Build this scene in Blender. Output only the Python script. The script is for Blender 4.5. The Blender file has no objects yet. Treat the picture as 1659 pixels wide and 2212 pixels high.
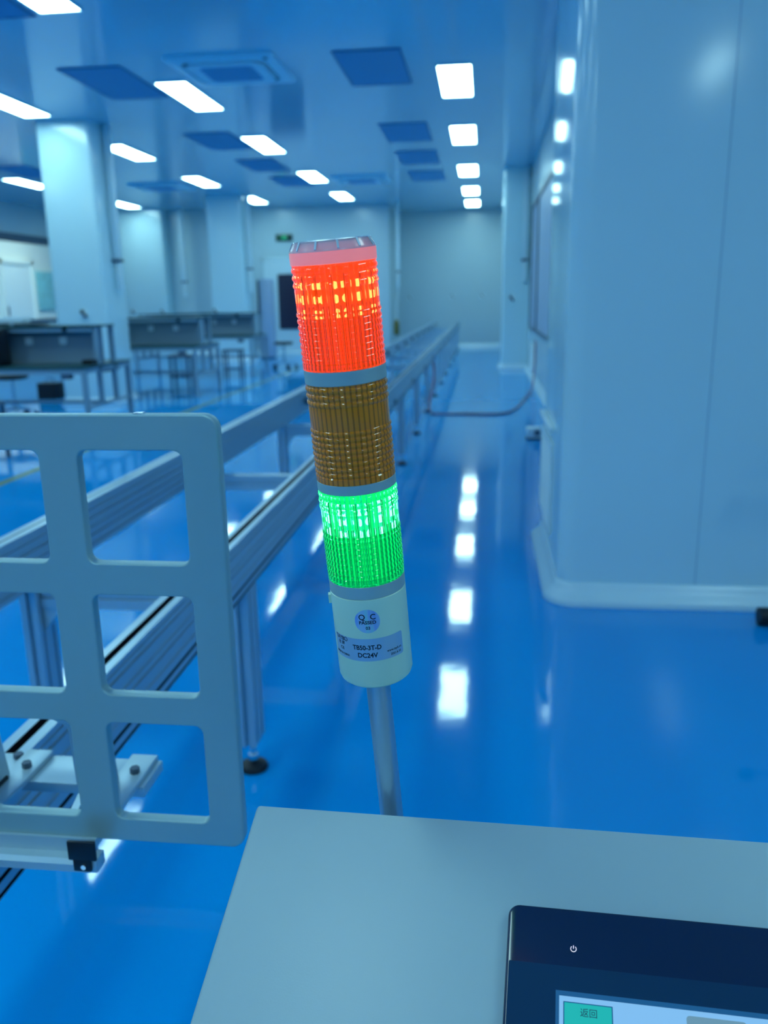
import bpy, bmesh, math, random
from mathutils import Matrix, Vector
random.seed(7)
PI = math.pi
C = bpy.context.scene.collection
SC = bpy.context.scene

# ------------------------------------------------------------------ camera, world, exposure
CAM_ROT = Matrix(((0.99322, -0.01309, 0.11552),
                  (0.11513, 0.24896, -0.96165),
                  (-0.01617, 0.96843, 0.24878)))
cam_data = bpy.data.cameras.new('camera')
cam = bpy.data.objects.new('camera', cam_data)
C.objects.link(cam)
cam.matrix_world = Matrix.Translation((0, 0, 1.2)) @ CAM_ROT.to_4x4()
cam_data.sensor_fit = 'HORIZONTAL'
cam_data.sensor_width = 36.0
cam_data.lens = 1800.0 / 1659.0 * 36.0
cam_data.clip_start = 0.02
cam_data.clip_end = 100
cam_data.dof.use_dof = True
cam_data.dof.focus_distance = 0.535
cam_data.dof.aperture_fstop = 10.5
SC.camera = cam

world = bpy.data.worlds.new('world')
SC.world = world
world.use_nodes = True
world.node_tree.nodes['Background'].inputs['Color'].default_value = (0.05, 0.12, 0.2, 1)
world.node_tree.nodes['Background'].inputs['Strength'].default_value = 0.05

SC.view_settings.view_transform = 'Standard'
SC.view_settings.look = 'None'
SC.view_settings.gamma = 1.0
SC.view_settings.use_curve_mapping = False
SC.view_settings.exposure = 0.0
SC.cycles.use_denoising = True
SC.cycles.caustics_reflective = False
SC.cycles.caustics_refractive = False
SC.cycles.sample_clamp_indirect = 4.0
SC.cycles.max_bounces = 14
SC.cycles.transmission_bounces = 12
SC.cycles.diffuse_bounces = 5
SC.cycles.glossy_bounces = 5

LIGHT_COL = (0.53, 0.95, 0.98)       # the cool ceiling panels
LIGHT_STR = 18.0

# ------------------------------------------------------------------ materials
def mat(name, col, rough=0.5, metal=0.0, spec=0.5, trans=0.0, ior=1.45, emit=None, estr=0.0,
        coat=0.0, coat_rough=0.05, noise=0.0, nscale=20.0, bump=0.0, bscale=50.0, bdist=0.002):
    m = bpy.data.materials.new(name)
    m.use_nodes = True
    nt = m.node_tree
    b = nt.nodes['Principled BSDF']
    I = b.inputs
    I['Base Color'].default_value = (*col, 1)
    I['Roughness'].default_value = rough
    I['Metallic'].default_value = metal
    I['Specular IOR Level'].default_value = spec
    I['Transmission Weight'].default_value = trans
    I['IOR'].default_value = ior
    I['Coat Weight'].default_value = coat
    I['Coat Roughness'].default_value = coat_rough
    if emit:
        I['Emission Color'].default_value = (*emit, 1)
        I['Emission Strength'].default_value = estr
    if noise or bump:
        tc = nt.nodes.new('ShaderNodeTexCoord')
    if noise:
        n = nt.nodes.new('ShaderNodeTexNoise')
        n.inputs['Scale'].default_value = nscale
        n.inputs['Detail'].default_value = 4
        nt.links.new(tc.outputs['Object'], n.inputs['Vector'])
        mx = nt.nodes.new('ShaderNodeMix')
        mx.data_type = 'RGBA'
        mx.inputs[6].default_value = (*[c * (1 - noise) for c in col], 1)
        mx.inputs[7].default_value = (*[min(1, c * (1 + noise)) for c in col], 1)
        nt.links.new(n.outputs['Fac'], mx.inputs[0])
        nt.links.new(mx.outputs[2], I['Base Color'])
    if bump:
        n2 = nt.nodes.new('ShaderNodeTexNoise')
        n2.inputs['Scale'].default_value = bscale
        n2.inputs['Detail'].default_value = 3
        nt.links.new(tc.outputs['Object'], n2.inputs['Vector'])
        bp = nt.nodes.new('ShaderNodeBump')
        bp.inputs['Strength'].default_value = bump
        bp.inputs['Distance'].default_value = bdist
        nt.links.new(n2.outputs['Fac'], bp.inputs['Height'])
        nt.links.new(bp.outputs['Normal'], I['Normal'])
    return m

M = {}
M['wall'] = mat('white_wall_panel', (0.50, 0.62, 0.66), 0.24, spec=0.5, noise=0.02, nscale=1.5)
M['column'] = mat('white_column_panel', (0.60, 0.79, 0.83), 0.13, spec=0.6, noise=0.02, nscale=1.5)
M['ceiling'] = mat('ceiling_panel', (0.50, 0.72, 0.84), 0.11, spec=0.8, noise=0.02, nscale=1.0)
M['floor'] = mat('blue_epoxy_floor', (0.0005, 0.31, 0.75), 0.06, spec=0.5, noise=0.03, nscale=1.2,
                 bump=0.10, bscale=2.6, bdist=0.012)
M['cove'] = mat('white_cove_plastic', (0.62, 0.78, 0.84), 0.25)
M['lamp'] = mat('light_diffuser', (0.8, 0.8, 0.8), 0.5, emit=LIGHT_COL, estr=LIGHT_STR)
M['lamp_warm'] = mat('neutral_light_diffuser', (0.8, 0.8, 0.8), 0.5, emit=(0.82, 1.0, 0.90), estr=34)
M['lamp_frame'] = mat('light_frame', (0.6, 0.75, 0.82), 0.4)
M['vent'] = mat('perforated_vent_blue_grey', (0.22, 0.42, 0.62), 0.75, spec=0.2)
M['vent_edge'] = mat('vent_edge_grey', (0.12, 0.26, 0.42), 0.6)
M['acwhite'] = mat('cassette_white_plastic', (0.74, 0.90, 0.97), 0.4)
M['dark'] = mat('dark_gap', (0.012, 0.02, 0.035), 0.6)
M['black'] = mat('black_rubber', (0.006, 0.010, 0.016), 0.5)
M['blackgloss'] = mat('black_plastic', (0.010, 0.014, 0.022), 0.3)
M['alu'] = mat('anodised_aluminium', (0.52, 0.66, 0.72), 0.36, metal=0.4, noise=0.03, nscale=30)
M['alu_side'] = mat('drawn_aluminium', (0.46, 0.60, 0.68), 0.34, metal=0.42, noise=0.03, nscale=30)
M['plate'] = mat('satin_aluminium_plate', (0.40, 0.56, 0.56), 0.38, metal=0.35, noise=0.02, nscale=60)
M['chrome'] = mat('chrome_steel', (0.7, 0.78, 0.82), 0.15, metal=1.0)
M['console'] = mat('powder_coated_steel', (0.38, 0.48, 0.52), 0.36, spec=0.4, bump=0.12, bscale=900, bdist=0.0004)
M['base_plastic'] = mat('off_white_plastic', (0.68, 0.86, 0.66), 0.33)
M['ring'] = mat('grey_ring_plastic', (0.48, 0.58, 0.54), 0.34, metal=0.35)
M['pole'] = mat('brushed_pole', (0.42, 0.56, 0.64), 0.3, metal=0.7)
M['benchmat'] = mat('green_bench_mat', (0.015, 0.075, 0.085), 0.35)
M['steel_paint'] = mat('grey_painted_steel', (0.23, 0.34, 0.42), 0.4)
M['steel_dark'] = mat('dark_painted_steel', (0.07, 0.11, 0.16), 0.45)
M['panelgrey'] = mat('grey_bench_panel', (0.20, 0.29, 0.37), 0.5)
M['white'] = mat('white_plastic', (0.66, 0.78, 0.82), 0.35)
M['yellow'] = mat('floor_line_yellow', (0.30, 0.34, 0.10), 0.2)
M['olive'] = mat('olive_yellow_plastic', (0.16, 0.13, 0.02), 0.4)
M['hose'] = mat('red_hose_rubber', (0.20, 0.05, 0.10), 0.4)
M['seam'] = mat('sealant_seam', (0.36, 0.52, 0.62), 0.5)
M['screenblue'] = mat('screen_background', (0.02, 0.03, 0.04), 0.3, emit=(0.22, 0.52, 0.88), estr=0.95)
M['screengreen'] = mat('screen_button_green', (0.02, 0.03, 0.03), 0.3, emit=(0.01, 0.46, 0.44), estr=0.95)
M['screengrey'] = mat('screen_button_grey', (0.02, 0.03, 0.03), 0.3, emit=(0.14, 0.30, 0.42), estr=0.95)
M['screenink'] = mat('screen_ink', (0.01, 0.03, 0.05), 0.4, emit=(0.01, 0.06, 0.09), estr=0.9)
M['screenframe'] = mat('screen_line_blue', (0.01, 0.03, 0.08), 0.3, emit=(0.01, 0.09, 0.22), estr=0.9)
M['bezel'] = mat('dark_bezel_film', (0.010, 0.022, 0.060), 0.16, spec=0.6)
M['bezel_reflection'] = mat('bezel_reflection_tone', (0.012, 0.040, 0.090), 0.10, spec=0.6)  # lighter bezel tone, a reflection put into the colour
M['icon'] = mat('icon_pink_white', (0.9, 0.75, 0.75), 0.4, emit=(0.75, 0.50, 0.52), estr=0.55)
M['ink'] = mat('black_print', (0.01, 0.012, 0.03), 0.5)
M['label'] = mat('silver_label', (0.40, 0.58, 0.74), 0.3, metal=0.35)
M['glass'] = mat('clear_glass', (0.85, 0.95, 0.98), 0.02, trans=1.0, ior=1.05)
M['darkglass'] = mat('dark_tinted_glass', (0.035, 0.030, 0.060), 0.12)
M['notice'] = mat('notice_print_blue', (0.18, 0.50, 0.58), 0.4, noise=0.5, nscale=6)
M['sign'] = mat('exit_sign_black', (0.006, 0.03, 0.03), 0.3)
M['signgreen'] = mat('exit_sign_green', (0.0, 0.1, 0.05), 0.4, emit=(0.0, 0.62, 0.30), estr=0.9)
M['bright_wall'] = mat('bright_room_paint', (0.72, 0.80, 0.78), 0.6)
M['purplegrey'] = mat('cabinet_purple_grey', (0.36, 0.44, 0.58), 0.4)
M['cap'] = mat('frosted_cap_plastic', (0.72, 0.80, 0.90), 0.18, trans=0.55, ior=1.45, emit=(0.5, 0.06, 0.05), estr=0.03)  # faint red emission stands in for lens light reaching the cap
M['capband'] = mat('frosted_band_red_glow', (0.60, 0.55, 0.58), 0.3, trans=0.35, emit=(0.75, 0.12, 0.08), estr=0.48)  # red emission paints in the lens light shining through the band
M['lensred'] = mat('red_lens_lit', (1.0, 0.11, 0.02), 0.04, spec=0.3, trans=1.0, ior=1.47, emit=(1.0, 0.13, 0.0), estr=0.22)
M['lensamber'] = mat('amber_lens', (1.0, 0.27, 0.008), 0.05, trans=0.08, ior=1.47)
M['lensamber_flute'] = mat('amber_lens_flute', (0.95, 0.24, 0.008), 0.05, trans=0.45, ior=1.47)
M['lensgreen'] = mat('green_lens_lit', (0.10, 1.0, 0.42), 0.05, trans=1.0, ior=1.47, emit=(0.0, 1.0, 0.26), estr=0.14)
M['corered'] = mat('red_glow_core', (0.5, 0.05, 0.03), 0.5, emit=(1.0, 0.20, 0.05), estr=0.95)
M['coregreen'] = mat('green_glow_core', (0.05, 0.4, 0.2), 0.5, emit=(0.02, 1.0, 0.36), estr=0.55)
M['coreamber'] = mat('amber_board', (0.50, 0.46, 0.34), 0.5)
M['shade_red'] = mat('red_lens_shade_line', (0.30, 0.01, 0.0), 0.4)  # dark tones for the painted lines at the flute edges
M['shade_amber'] = mat('amber_lens_shade_line', (0.25, 0.10, 0.005), 0.4)
M['shade_green'] = mat('green_lens_shade_line', (0.0, 0.16, 0.06), 0.4)
M['ledred'] = mat('red_led_lit', (0.3, 0.1, 0.05), 0.4, emit=(1.0, 0.85, 1.0), estr=3500)
M['ledgreen'] = mat('green_led_lit', (0.1, 0.3, 0.2), 0.4, emit=(0.9, 1.0, 0.95), estr=80)
M['ledoff'] = mat('amber_led_off', (0.85, 0.70, 0.15), 0.4)

def holo_material():
    m = bpy.data.materials.new('holographic_sticker')
    m.use_nodes = True
    nt = m.node_tree
    b = nt.nodes['Principled BSDF']
    b.inputs['Roughness'].default_value = 0.3
    b.inputs['Metallic'].default_value = 0.3
    tc = nt.nodes.new('ShaderNodeTexCoord')
    mp = nt.nodes.new('ShaderNodeMapping')
    mp.inputs['Scale'].default_value = (170, 0, 22)
    nz = nt.nodes.new('ShaderNodeTexNoise')
    nz.inputs['Scale'].default_value = 1.0
    nz.inputs['Detail'].default_value = 1
    cr = nt.nodes.new('ShaderNodeValToRGB')
    e = cr.color_ramp.elements
    e[0].position, e[0].color = 0.35, (0.22, 0.38, 0.85, 1)
    e[1].position, e[1].color = 0.65, (0.30, 0.80, 0.74, 1)
    k = cr.color_ramp.elements.new(0.5)
    k.color = (0.45, 0.62, 0.82, 1)
    nt.links.new(tc.outputs['Object'], mp.inputs['Vector'])
    nt.links.new(mp.outputs['Vector'], nz.inputs['Vector'])
    nt.links.new(nz.outputs['Fac'], cr.inputs['Fac'])
    nt.links.new(cr.outputs['Color'], b.inputs['Base Color'])
    return m
M['holo'] = holo_material()

# ------------------------------------------------------------------ mesh helpers
class MB:
    """Collects shapes into one mesh; every shape may have its own material index."""
    def __init__(self):
        self.bm = bmesh.new()
    def _tag(self, before, mi, mtx=None):
        nv = [v for v in self.bm.verts if v not in before[0]]
        nf = [f for f in self.bm.faces if f not in before[1]]
        for f in nf:
            f.material_index = mi
        if mtx is not None:
            bmesh.ops.transform(self.bm, matrix=mtx, verts=nv)
        return nv, nf
    def _snap(self):
        return set(self.bm.verts), set(self.bm.faces)
    def box(self, x0, x1, y0, y1, z0, z1, mi=0, bev=0.0, seg=2, mtx=None):
        b = self._snap()
        r = bmesh.ops.create_cube(self.bm, size=1.0)
        s = Matrix.Diagonal((x1 - x0, y1 - y0, z1 - z0, 1))
        bmesh.ops.transform(self.bm, matrix=Matrix.Translation(((x0 + x1) / 2, (y0 + y1) / 2, (z0 + z1) / 2)) @ s, verts=r['verts'])
        if bev > 0:
            ed = list({e for v in r['verts'] for e in v.link_edges})
            bmesh.ops.bevel(self.bm, geom=ed, offset=bev, segments=seg, affect='EDGES', profile=0.5)
        self._tag(b, mi, mtx)
        return self
    def cyl(self, p0, p1, r0, r1=None, mi=0, seg=20, caps=True):
        if r1 is None:
            r1 = r0
        p0, p1 = Vector(p0), Vector(p1)
        d = p1 - p0
        b = self._snap()
        q = d.to_track_quat('Z', 'Y').to_matrix().to_4x4()
        bmesh.ops.create_cone(self.bm, cap_ends=caps, segments=seg, radius1=r0, radius2=r1, depth=d.length,
                              matrix=Matrix.Translation((p0 + p1) / 2) @ q)
        self._tag(b, mi)
        return self
    def ball(self, c, r, mi=0, scale=(1, 1, 1), sub=2, mtx=None):
        b = self._snap()
        bmesh.ops.create_icosphere(self.bm, subdivisions=sub, radius=r,
                                   matrix=Matrix.Translation(c) @ (mtx or Matrix()) @ Matrix.Diagonal((*scale, 1)))
        self._tag(b, mi)
        return self
    def lathe(self, prof, seg=48, mi=0, mis=None, close=False):
        rings = []
        for r, z in prof:
            if r < 1e-6:
                rings.append([self.bm.verts.new((0, 0, z))])
            else:
                rings.append([self.bm.verts.new((r * math.cos(2 * PI * k / seg), r * math.sin(2 * PI * k / seg), z)) for k in range(seg)])
        n = len(rings)
        for i in range(n if close else n - 1):
            a, c = rings[i], rings[(i + 1) % n]
            m_ = mis[i] if mis else mi
            for k in range(seg):
                k2 = (k + 1) % seg
                if len(a) == 1 and len(c) == 1:
                    continue
                if len(a) == 1:
                    f = self.bm.faces.new((a[0], c[k2], c[k]))
                elif len(c) == 1:
                    f = self.bm.faces.new((a[k], a[k2], c[0]))
                else:
                    f = self.bm.faces.new((a[k], a[k2], c[k2], c[k]))
                f.material_index = m_
        return self
    def prof(self, pts, a0, a1, axis='Y', flags=None, mi=0, caps=True):
        """extrude a closed 2-D outline along an axis; flags = material per edge"""
        def at(u, v, a):
            return {'Y': (u, a, v), 'Z': (u, v, a), 'X': (a, u, v)}[axis]
        A = [self.bm.verts.new(at(u, v, a0)) for u, v in pts]
        B = [self.bm.verts.new(at(u, v, a1)) for u, v in pts]
        n = len(pts)
        for i in range(n):
            j = (i + 1) % n
            f = self.bm.faces.new((A[i], A[j], B[j], B[i]))
            f.material_index = flags[i] if flags else mi
        if caps:
            for L in (A[::-1], B):
                f = self.bm.faces.new(L)
                f.material_index = mi
        return self
    def tube(self, pts, r, mi=0, seg=8):
        pts = [Vector(p) for p in pts]
        prev = None
        for i, p in enumerate(pts):
            t = (pts[min(i + 1, len(pts) - 1)] - pts[max(i - 1, 0)]).normalized()
            up = Vector((0, 0, 1)) if abs(t.z) < 0.95 else Vector((1, 0, 0))
            s = t.cross(up).normalized()
            u = s.cross(t)
            ring = [self.bm.verts.new(p + s * r * math.cos(2 * PI * k / seg) + u * r * math.sin(2 * PI * k / seg)) for k in range(seg)]
            if prev:
                for k in range(seg):
                    f = self.bm.faces.new((prev[k], prev[(k + 1) % seg], ring[(k + 1) % seg], ring[k]))
                    f.material_index = mi
            else:
                self.bm.faces.new(ring[::-1]).material_index = mi
            prev = ring
        self.bm.faces.new(prev).material_index = mi
        return self
    def add_mesh(self, me, mi=0, fn=None):
        b = self._snap()
        self.bm.from_mesh(me)
        nv, nf = self._tag(b, mi)
        if fn:
            for v in nv:
                v.co = fn(v.co)
        return self
    def build(self, name, mats, parent=None, loc=None, angle=35, recalc=True):
        if recalc:
            bmesh.ops.recalc_face_normals(self.bm, faces=self.bm.faces)
        me = bpy.data.meshes.new(name)
        self.bm.to_mesh(me)
        self.bm.free()
        for m in (mats if isinstance(mats, (list, tuple)) else [mats]):
            me.materials.append(m)
        for p in me.polygons:
            p.use_smooth = True
        me.set_sharp_from_angle(angle=math.radians(angle))
        o = bpy.data.objects.new(name, me)
        C.objects.link(o)
        if parent:
            o.parent = parent
        if loc:
            o.location = loc
        return o

def tag(o, label, cat, group=None, kind=None):
    o['label'] = label
    o['category'] = cat
    if group:
        o['group'] = group
    if kind:
        o['kind'] = kind
    return o

def thing(name, label, cat, loc=(0, 0, 0), group=None, rotz=0):
    o = bpy.data.objects.new(name, None)
    o.empty_display_size = 0.05
    C.objects.link(o)
    o.location = loc
    o.rotation_euler = (0, 0, rotz)
    return tag(o, label, cat, group)

def struct(o, label=None):
    o['kind'] = 'structure'
    if label:
        o['label'] = label
    return o

def dup(root, loc, label, rotz=None):
    r = root.copy()
    C.objects.link(r)
    r.location = loc
    if rotz is not None:
        r.rotation_euler = (0, 0, rotz)
    r['label'] = label
    for ch in list(root.children):
        c = ch.copy()
        C.objects.link(c)
        c.parent = r
        for g in list(ch.children):
            d = g.copy()
            C.objects.link(d)
            d.parent = c
    return r

def slotted(w, h, slots):
    """rectangle outline centred on u, from v=0..h, with notches. slots: side -> [(pos, width, depth, mat)]"""
    pts, fl = [], []
    def run(p0, p1, nrm, sl):
        L = (Vector(p1) - Vector(p0)).length
        d = (Vector(p1) - Vector(p0)) / L
        n = Vector(nrm)
        pts.append(tuple(p0)); fl.append(0)
        for pos, sw, dep, m_ in sorted(sl):
            a = Vector(p0) + d * (pos - sw / 2)
            c = Vector(p0) + d * (pos + sw / 2)
            pts.append(tuple(a)); fl.append(m_)
            pts.append(tuple(a + n * dep)); fl.append(m_)
            pts.append(tuple(c + n * dep)); fl.append(m_)
            pts.append(tuple(c)); fl.append(0)
    run((-w / 2, 0), (w / 2, 0), (0, 1), slots.get('bottom', []))
    run((w / 2, 0), (w / 2, h), (-1, 0), slots.get('right', []))
    run((w / 2, h), (-w / 2, h), (0, -1), slots.get('top', []))
    run((-w / 2, h), (-w / 2, 0), (1, 0), slots.get('left', []))
    return pts, fl

def rounded(x0, x1, y0, y1, r, n=8):
    out = []
    for cx, cy, a0 in ((x1 - r, y0 + r, -90), (x1 - r, y1 - r, 0), (x0 + r, y1 - r, 90), (x0 + r, y0 + r, 180)):
        for k in range(n + 1):
            a = math.radians(a0 + 90 * k / n)
            out.append((cx + r * math.cos(a), cy + r * math.sin(a)))
    return out

def text_mesh(body, size, align='CENTER', bold=0.0, extrude=0.0):
    cu = bpy.data.curves.new('lettering', 'FONT')
    cu.body = body
    cu.size = size
    cu.align_x = align
    cu.align_y = 'CENTER'
    cu.offset = bold
    cu.extrude = extrude
    cu.resolution_u = 4
    o = bpy.data.objects.new('lettering', cu)
    C.objects.link(o)
    dg = bpy.context.evaluated_depsgraph_get()
    me = bpy.data.meshes.new_from_object(o.evaluated_get(dg))
    bpy.data.objects.remove(o)
    bpy.data.curves.remove(cu)
    return me

# ------------------------------------------------------------------ the room
H = 3.2
XL, XR, YB = -9.5, 0.74, -7.0
struct(MB().box(-12.6, 4.2, YB - 0.2, 24.2, -0.1, 0).build('floor', M['floor']))
struct(MB().box(-12.6, 4.2, YB - 0.2, 24.2, H, H + 0.1).build('ceiling', M['ceiling']))
struct(MB().box(-2.1, XR, 21.0, 21.15, 0, H).build('wall_far', M['wall']))
struct(MB().box(XL, -2.1, 19.2, 19.35, 0, H).box(-2.25, -2.1, 19.352, 21.15, 0, H).build('wall_far_left', M['wall']))
struct(MB().box(XR, XR + 0.12, 4.25, 21.15, 0, H).build('wall_right', M['wall']))
struct(MB().box(1.33, 4.1, 3.7, 3.82, 0, H).box(4.0, 4.12, YB, 3.82, 0, H).build('wall_near_right', M['wall']))
struct(MB().box(-12.6, 4.2, YB - 0.12, YB, 0, H).build('wall_back', M['wall']))
# left wall with the long window to the next room
WZ0, WZ1, WY0, WY1 = 0.88, 2.44, 13.2, 18.9
struct(MB().box(XL - 0.12, XL, YB, WY0, 0, H).box(XL - 0.12, XL, WY1, 19.35, 0, H)
       .box(XL - 0.12, XL, WY0, WY1, 0, WZ0).box(XL - 0.12, XL, WY0, WY1, WZ1, H).build('wall_left', M['wall']))
w = MB()
w.box(XL - 0.14, XL + 0.03, WY0 - 0.05, WY1 + 0.05, WZ1, WZ1 + 0.15)
w.box(XL - 0.14, XL + 0.03, WY0 - 0.05, WY1 + 0.05, WZ0 - 0.05, WZ0)
win = struct(w.build('window_1', M['steel_dark']))
MB().box(XL - 0.065, XL - 0.055, WY0, WY1, WZ0, WZ1).build('pane', M['glass'], win)
# the bright room beyond
struct(MB().box(-12.2, -12.05, 10.0, 24.1, 0, H).box(-12.2, XL - 0.12, 23.9, 24.1, 0, H)
       .box(-12.2, XL - 0.12, 9.9, 10.0, 0, H).build('wall_next_room', M['bright_wall']))
dr = MB()
dr.box(-12.05, -11.95, 20.35, 20.45, 0, 2.3).box(-12.05, -11.95, 21.85, 21.95, 0, 2.3).box(-12.05, -11.95, 20.35, 21.95, 2.2, 2.3)
dr = struct(dr.build('door_2', M['bright_wall']))
MB().box(-12.04, -12.0, 20.45, 21.85, 0, 2.2).build('door_leaf', M['white'], dr)
MB().box(-11.99, -11.96, 20.52, 20.56, 0.9, 1.15).build('door_handle', M['steel_dark'], dr)

def column(name, x0, x1, y0, y1, r, label, base=True):
    pts = rounded(x0, x1, y0, y1, r, 10)
    c = struct(MB().prof(pts, 0, H, 'Z').build(name, M['column'], angle=20), label)
    if base:
        cv = MB()
        rings = []
        for off, z in ((0.052, 0.0), (0.055, 0.014), (0.046, 0.030), (0.026, 0.046), (0.012, 0.064), (0.004, 0.085), (-0.002, 0.088)):
            rings.append([cv.bm.verts.new((x, y, z)) for x, y in rounded(x0 - off, x1 + off, y0 - off, y1 + off, r + off, 10)])
        for A, B in zip(rings, rings[1:]):
            n = len(A)
            for i in range(n):
                cv.bm.faces.new((A[i], A[(i + 1) % n], B[(i + 1) % n], B[i]))
        cv.build('cove_base', M['cove'], c, angle=60)
    return c

near_col = column('column', 0.31, 1.34, 3.22, 4.245, 0.075, 'large near column clad in glossy white panels at the right edge')
MB().box(0.836, 0.840, 3.2185, 3.222, 0.09, H - 0.002).build('panel_seam', M['seam'], near_col)
column('column', -5.08, -4.43, 9.70, 10.32, 0.05, 'white column on the left behind the nearest workbench')
column('column', -5.42, -4.72, 16.7, 17.4, 0.05, 'white column further back on the left near the exit sign')
column('column', 0.30, XR + 0.04, 14.4, 15.1, 0.05, 'white column on the right beside the end of the aisle')
column('column', -8.33, -7.14, 18.84, 19.25, 0.04, 'broad pilaster on the far left wall', base=False)

# cove skirting along the walls
def cove_x(name, x0, x1, y):
    struct(MB().prof([(y, 0), (y - 0.05, 0), (y - 0.045, 0.02), (y - 0.02, 0.045), (y - 0.004, 0.09), (y, 0.09)], x0, x1, 'X').build(name, M['cove'], angle=60))
def cove_y(name, y0, y1, x, s):
    struct(MB().prof([(x, 0), (x + s * 0.05, 0), (x + s * 0.045, 0.02), (x + s * 0.02, 0.045), (x + s * 0.004, 0.09), (x, 0.09)], y0, y1, 'Y').build(name, M['cove'], angle=60))
cove_x('baseboard_far', -2.1, XR, 21.0)
cove_x('baseboard_far_left', -6.9, -2.12, 19.2)
cove_y('baseboard_right', 4.32, 14.35, XR, -1)
cove_y('baseboard_left', YB, 19.2, XL, 1)

# window strip on the right wall, seen edge-on
wf = MB()
for a, b_, c_, d_ in ((8.6, 13.6, 2.46, 2.52), (8.6, 13.6, 0.70, 0.74), (8.6, 8.66, 0.70, 2.5), (13.54, 13.6, 0.70, 2.5), (12.0, 12.08, 0.70, 2.5)):
    wf.box(XR - 0.03, XR + 0.01, a, b_, c_, d_)
wf = struct(wf.build('window_2', M['steel_dark']))
MB().box(XR - 0.012, XR + 0.005, 8.62, 12.02, 0.72, 2.48).box(XR - 0.012, XR + 0.005, 12.06, 13.58, 0.72, 2.48).build('pane', M['purplegrey'], wf)

# door with dark glass on the far left wall
d = MB()
d.box(-4.95, -4.90, 19.16, 19.21, 0, 2.12).box(-3.75, -3.70, 19.16, 19.21, 0, 2.12).box(-4.95, -3.70, 19.16, 19.21, 2.07, 2.12)
d.box(-4.90, -3.75, 19.18, 19.21, 0.02, 2.07)
door = struct(d.build('door_1', M['white']))
gl = MB()
gl.prof(rounded(-4.64, -3.88, 0.54, 1.76, 0.03, 4), 19.165, 19.185, 'Y').build('door_glass', M['darkglass'], door)
MB().box(-3.86, -3.80, 19.13, 19.18, 0.98, 1.12, bev=0.004).build('door_handle', M['chrome'], door)

# yellow lane line on the floor before the benches
tag(MB().box(-3.325, -3.265, 4.2, 15.8, 0.0, 0.0025).build('floor_line', M['yellow']),
    'thin dull yellow marking line on the blue floor before the benches', 'floor marking')

# ------------------------------------------------------------------ ceiling lights, vents, cassettes
def ceiling_light(label, group):
    t = thing('ceiling_light', label, 'ceiling light', (0, 0, H), group)
    f = MB()
    for a, b_, c_, d_ in ((-0.16, 0.16, -0.61, -0.595), (-0.16, 0.16, 0.595, 0.61), (-0.16, -0.148, -0.595, 0.595), (0.148, 0.16, -0.595, 0.595)):
        f.box(a, b_, c_, d_, -0.016, 0.004)
    f.build('frame', M['lamp_frame'], t)
    MB().box(-0.148, 0.148, -0.595, 0.595, -0.012, 0.004).build('diffuser', M['lamp'], t)
    return t
ORD = ['nearest', 'second', 'third', 'fourth', 'fifth', 'sixth']
light0 = None
ROWS = [
    ('right-hand row above the aisle', [(-0.29, 8.76), (-0.28, 11.5), (-0.28, 14.62), (-0.275, 17.33), (-0.27, 19.58)]),
    ('row over the conveyor left of the red lamp', [(-2.98, 5.65), (-2.95, 8.88), (-2.92, 11.67), (-2.88, 14.75), (-2.85, 17.58)]),
    ('row over the white left column', [(-4.88, 8.83), (-4.87, 11.85), (-4.86, 14.88), (-4.72, 17.76)]),
    ('farthest left row by the windowed wall', [(-7.75, 14.4), (-7.58, 17.9)]),
]
for rn, pts in ROWS:
    for i, (x, y) in enumerate(pts):
        lb = 'bright ceiling light panel, %s in the %s' % (ORD[i], rn)
        if light0 is None:
            light0 = ceiling_light(lb, 'ceiling light panels')
            light0.location = (x, y, H - 0.0005)
        else:
            dup(light0, (x, y, H - 0.0005), lb)
for x, y in [(-2.98, 2.6), (-2.98, -0.6), (-2.98, -3.8), (-4.88, 5.65), (-4.88, 2.6), (-4.88, -1.0), (-7.7, 11.4), (-7.7, 8.2), (-7.7, 5.0), (-7.7, 1.5),
             (-1.25, 0.6), (-0.6, -2.6), (2.0, 0.9), (2.0, -2.2), (-0.6, -5.4)]:
    dup(light0, (x, y, H - 0.0005), 'ceiling light panel above or behind the viewpoint, outside the picture')
for y in (14.0, 17.5, 21.0):
    t = thing('ceiling_light', 'light panel on the ceiling of the bright room beyond the left window, %s one' % {14.0: 'near', 17.5: 'middle', 21.0: 'far'}[y],
              'ceiling light', (-10.8, y, H))
    MB().box(-0.3, 0.3, -0.6, 0.6, -0.016, 0.0).build('diffuser', M['lamp_warm'], t)

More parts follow.
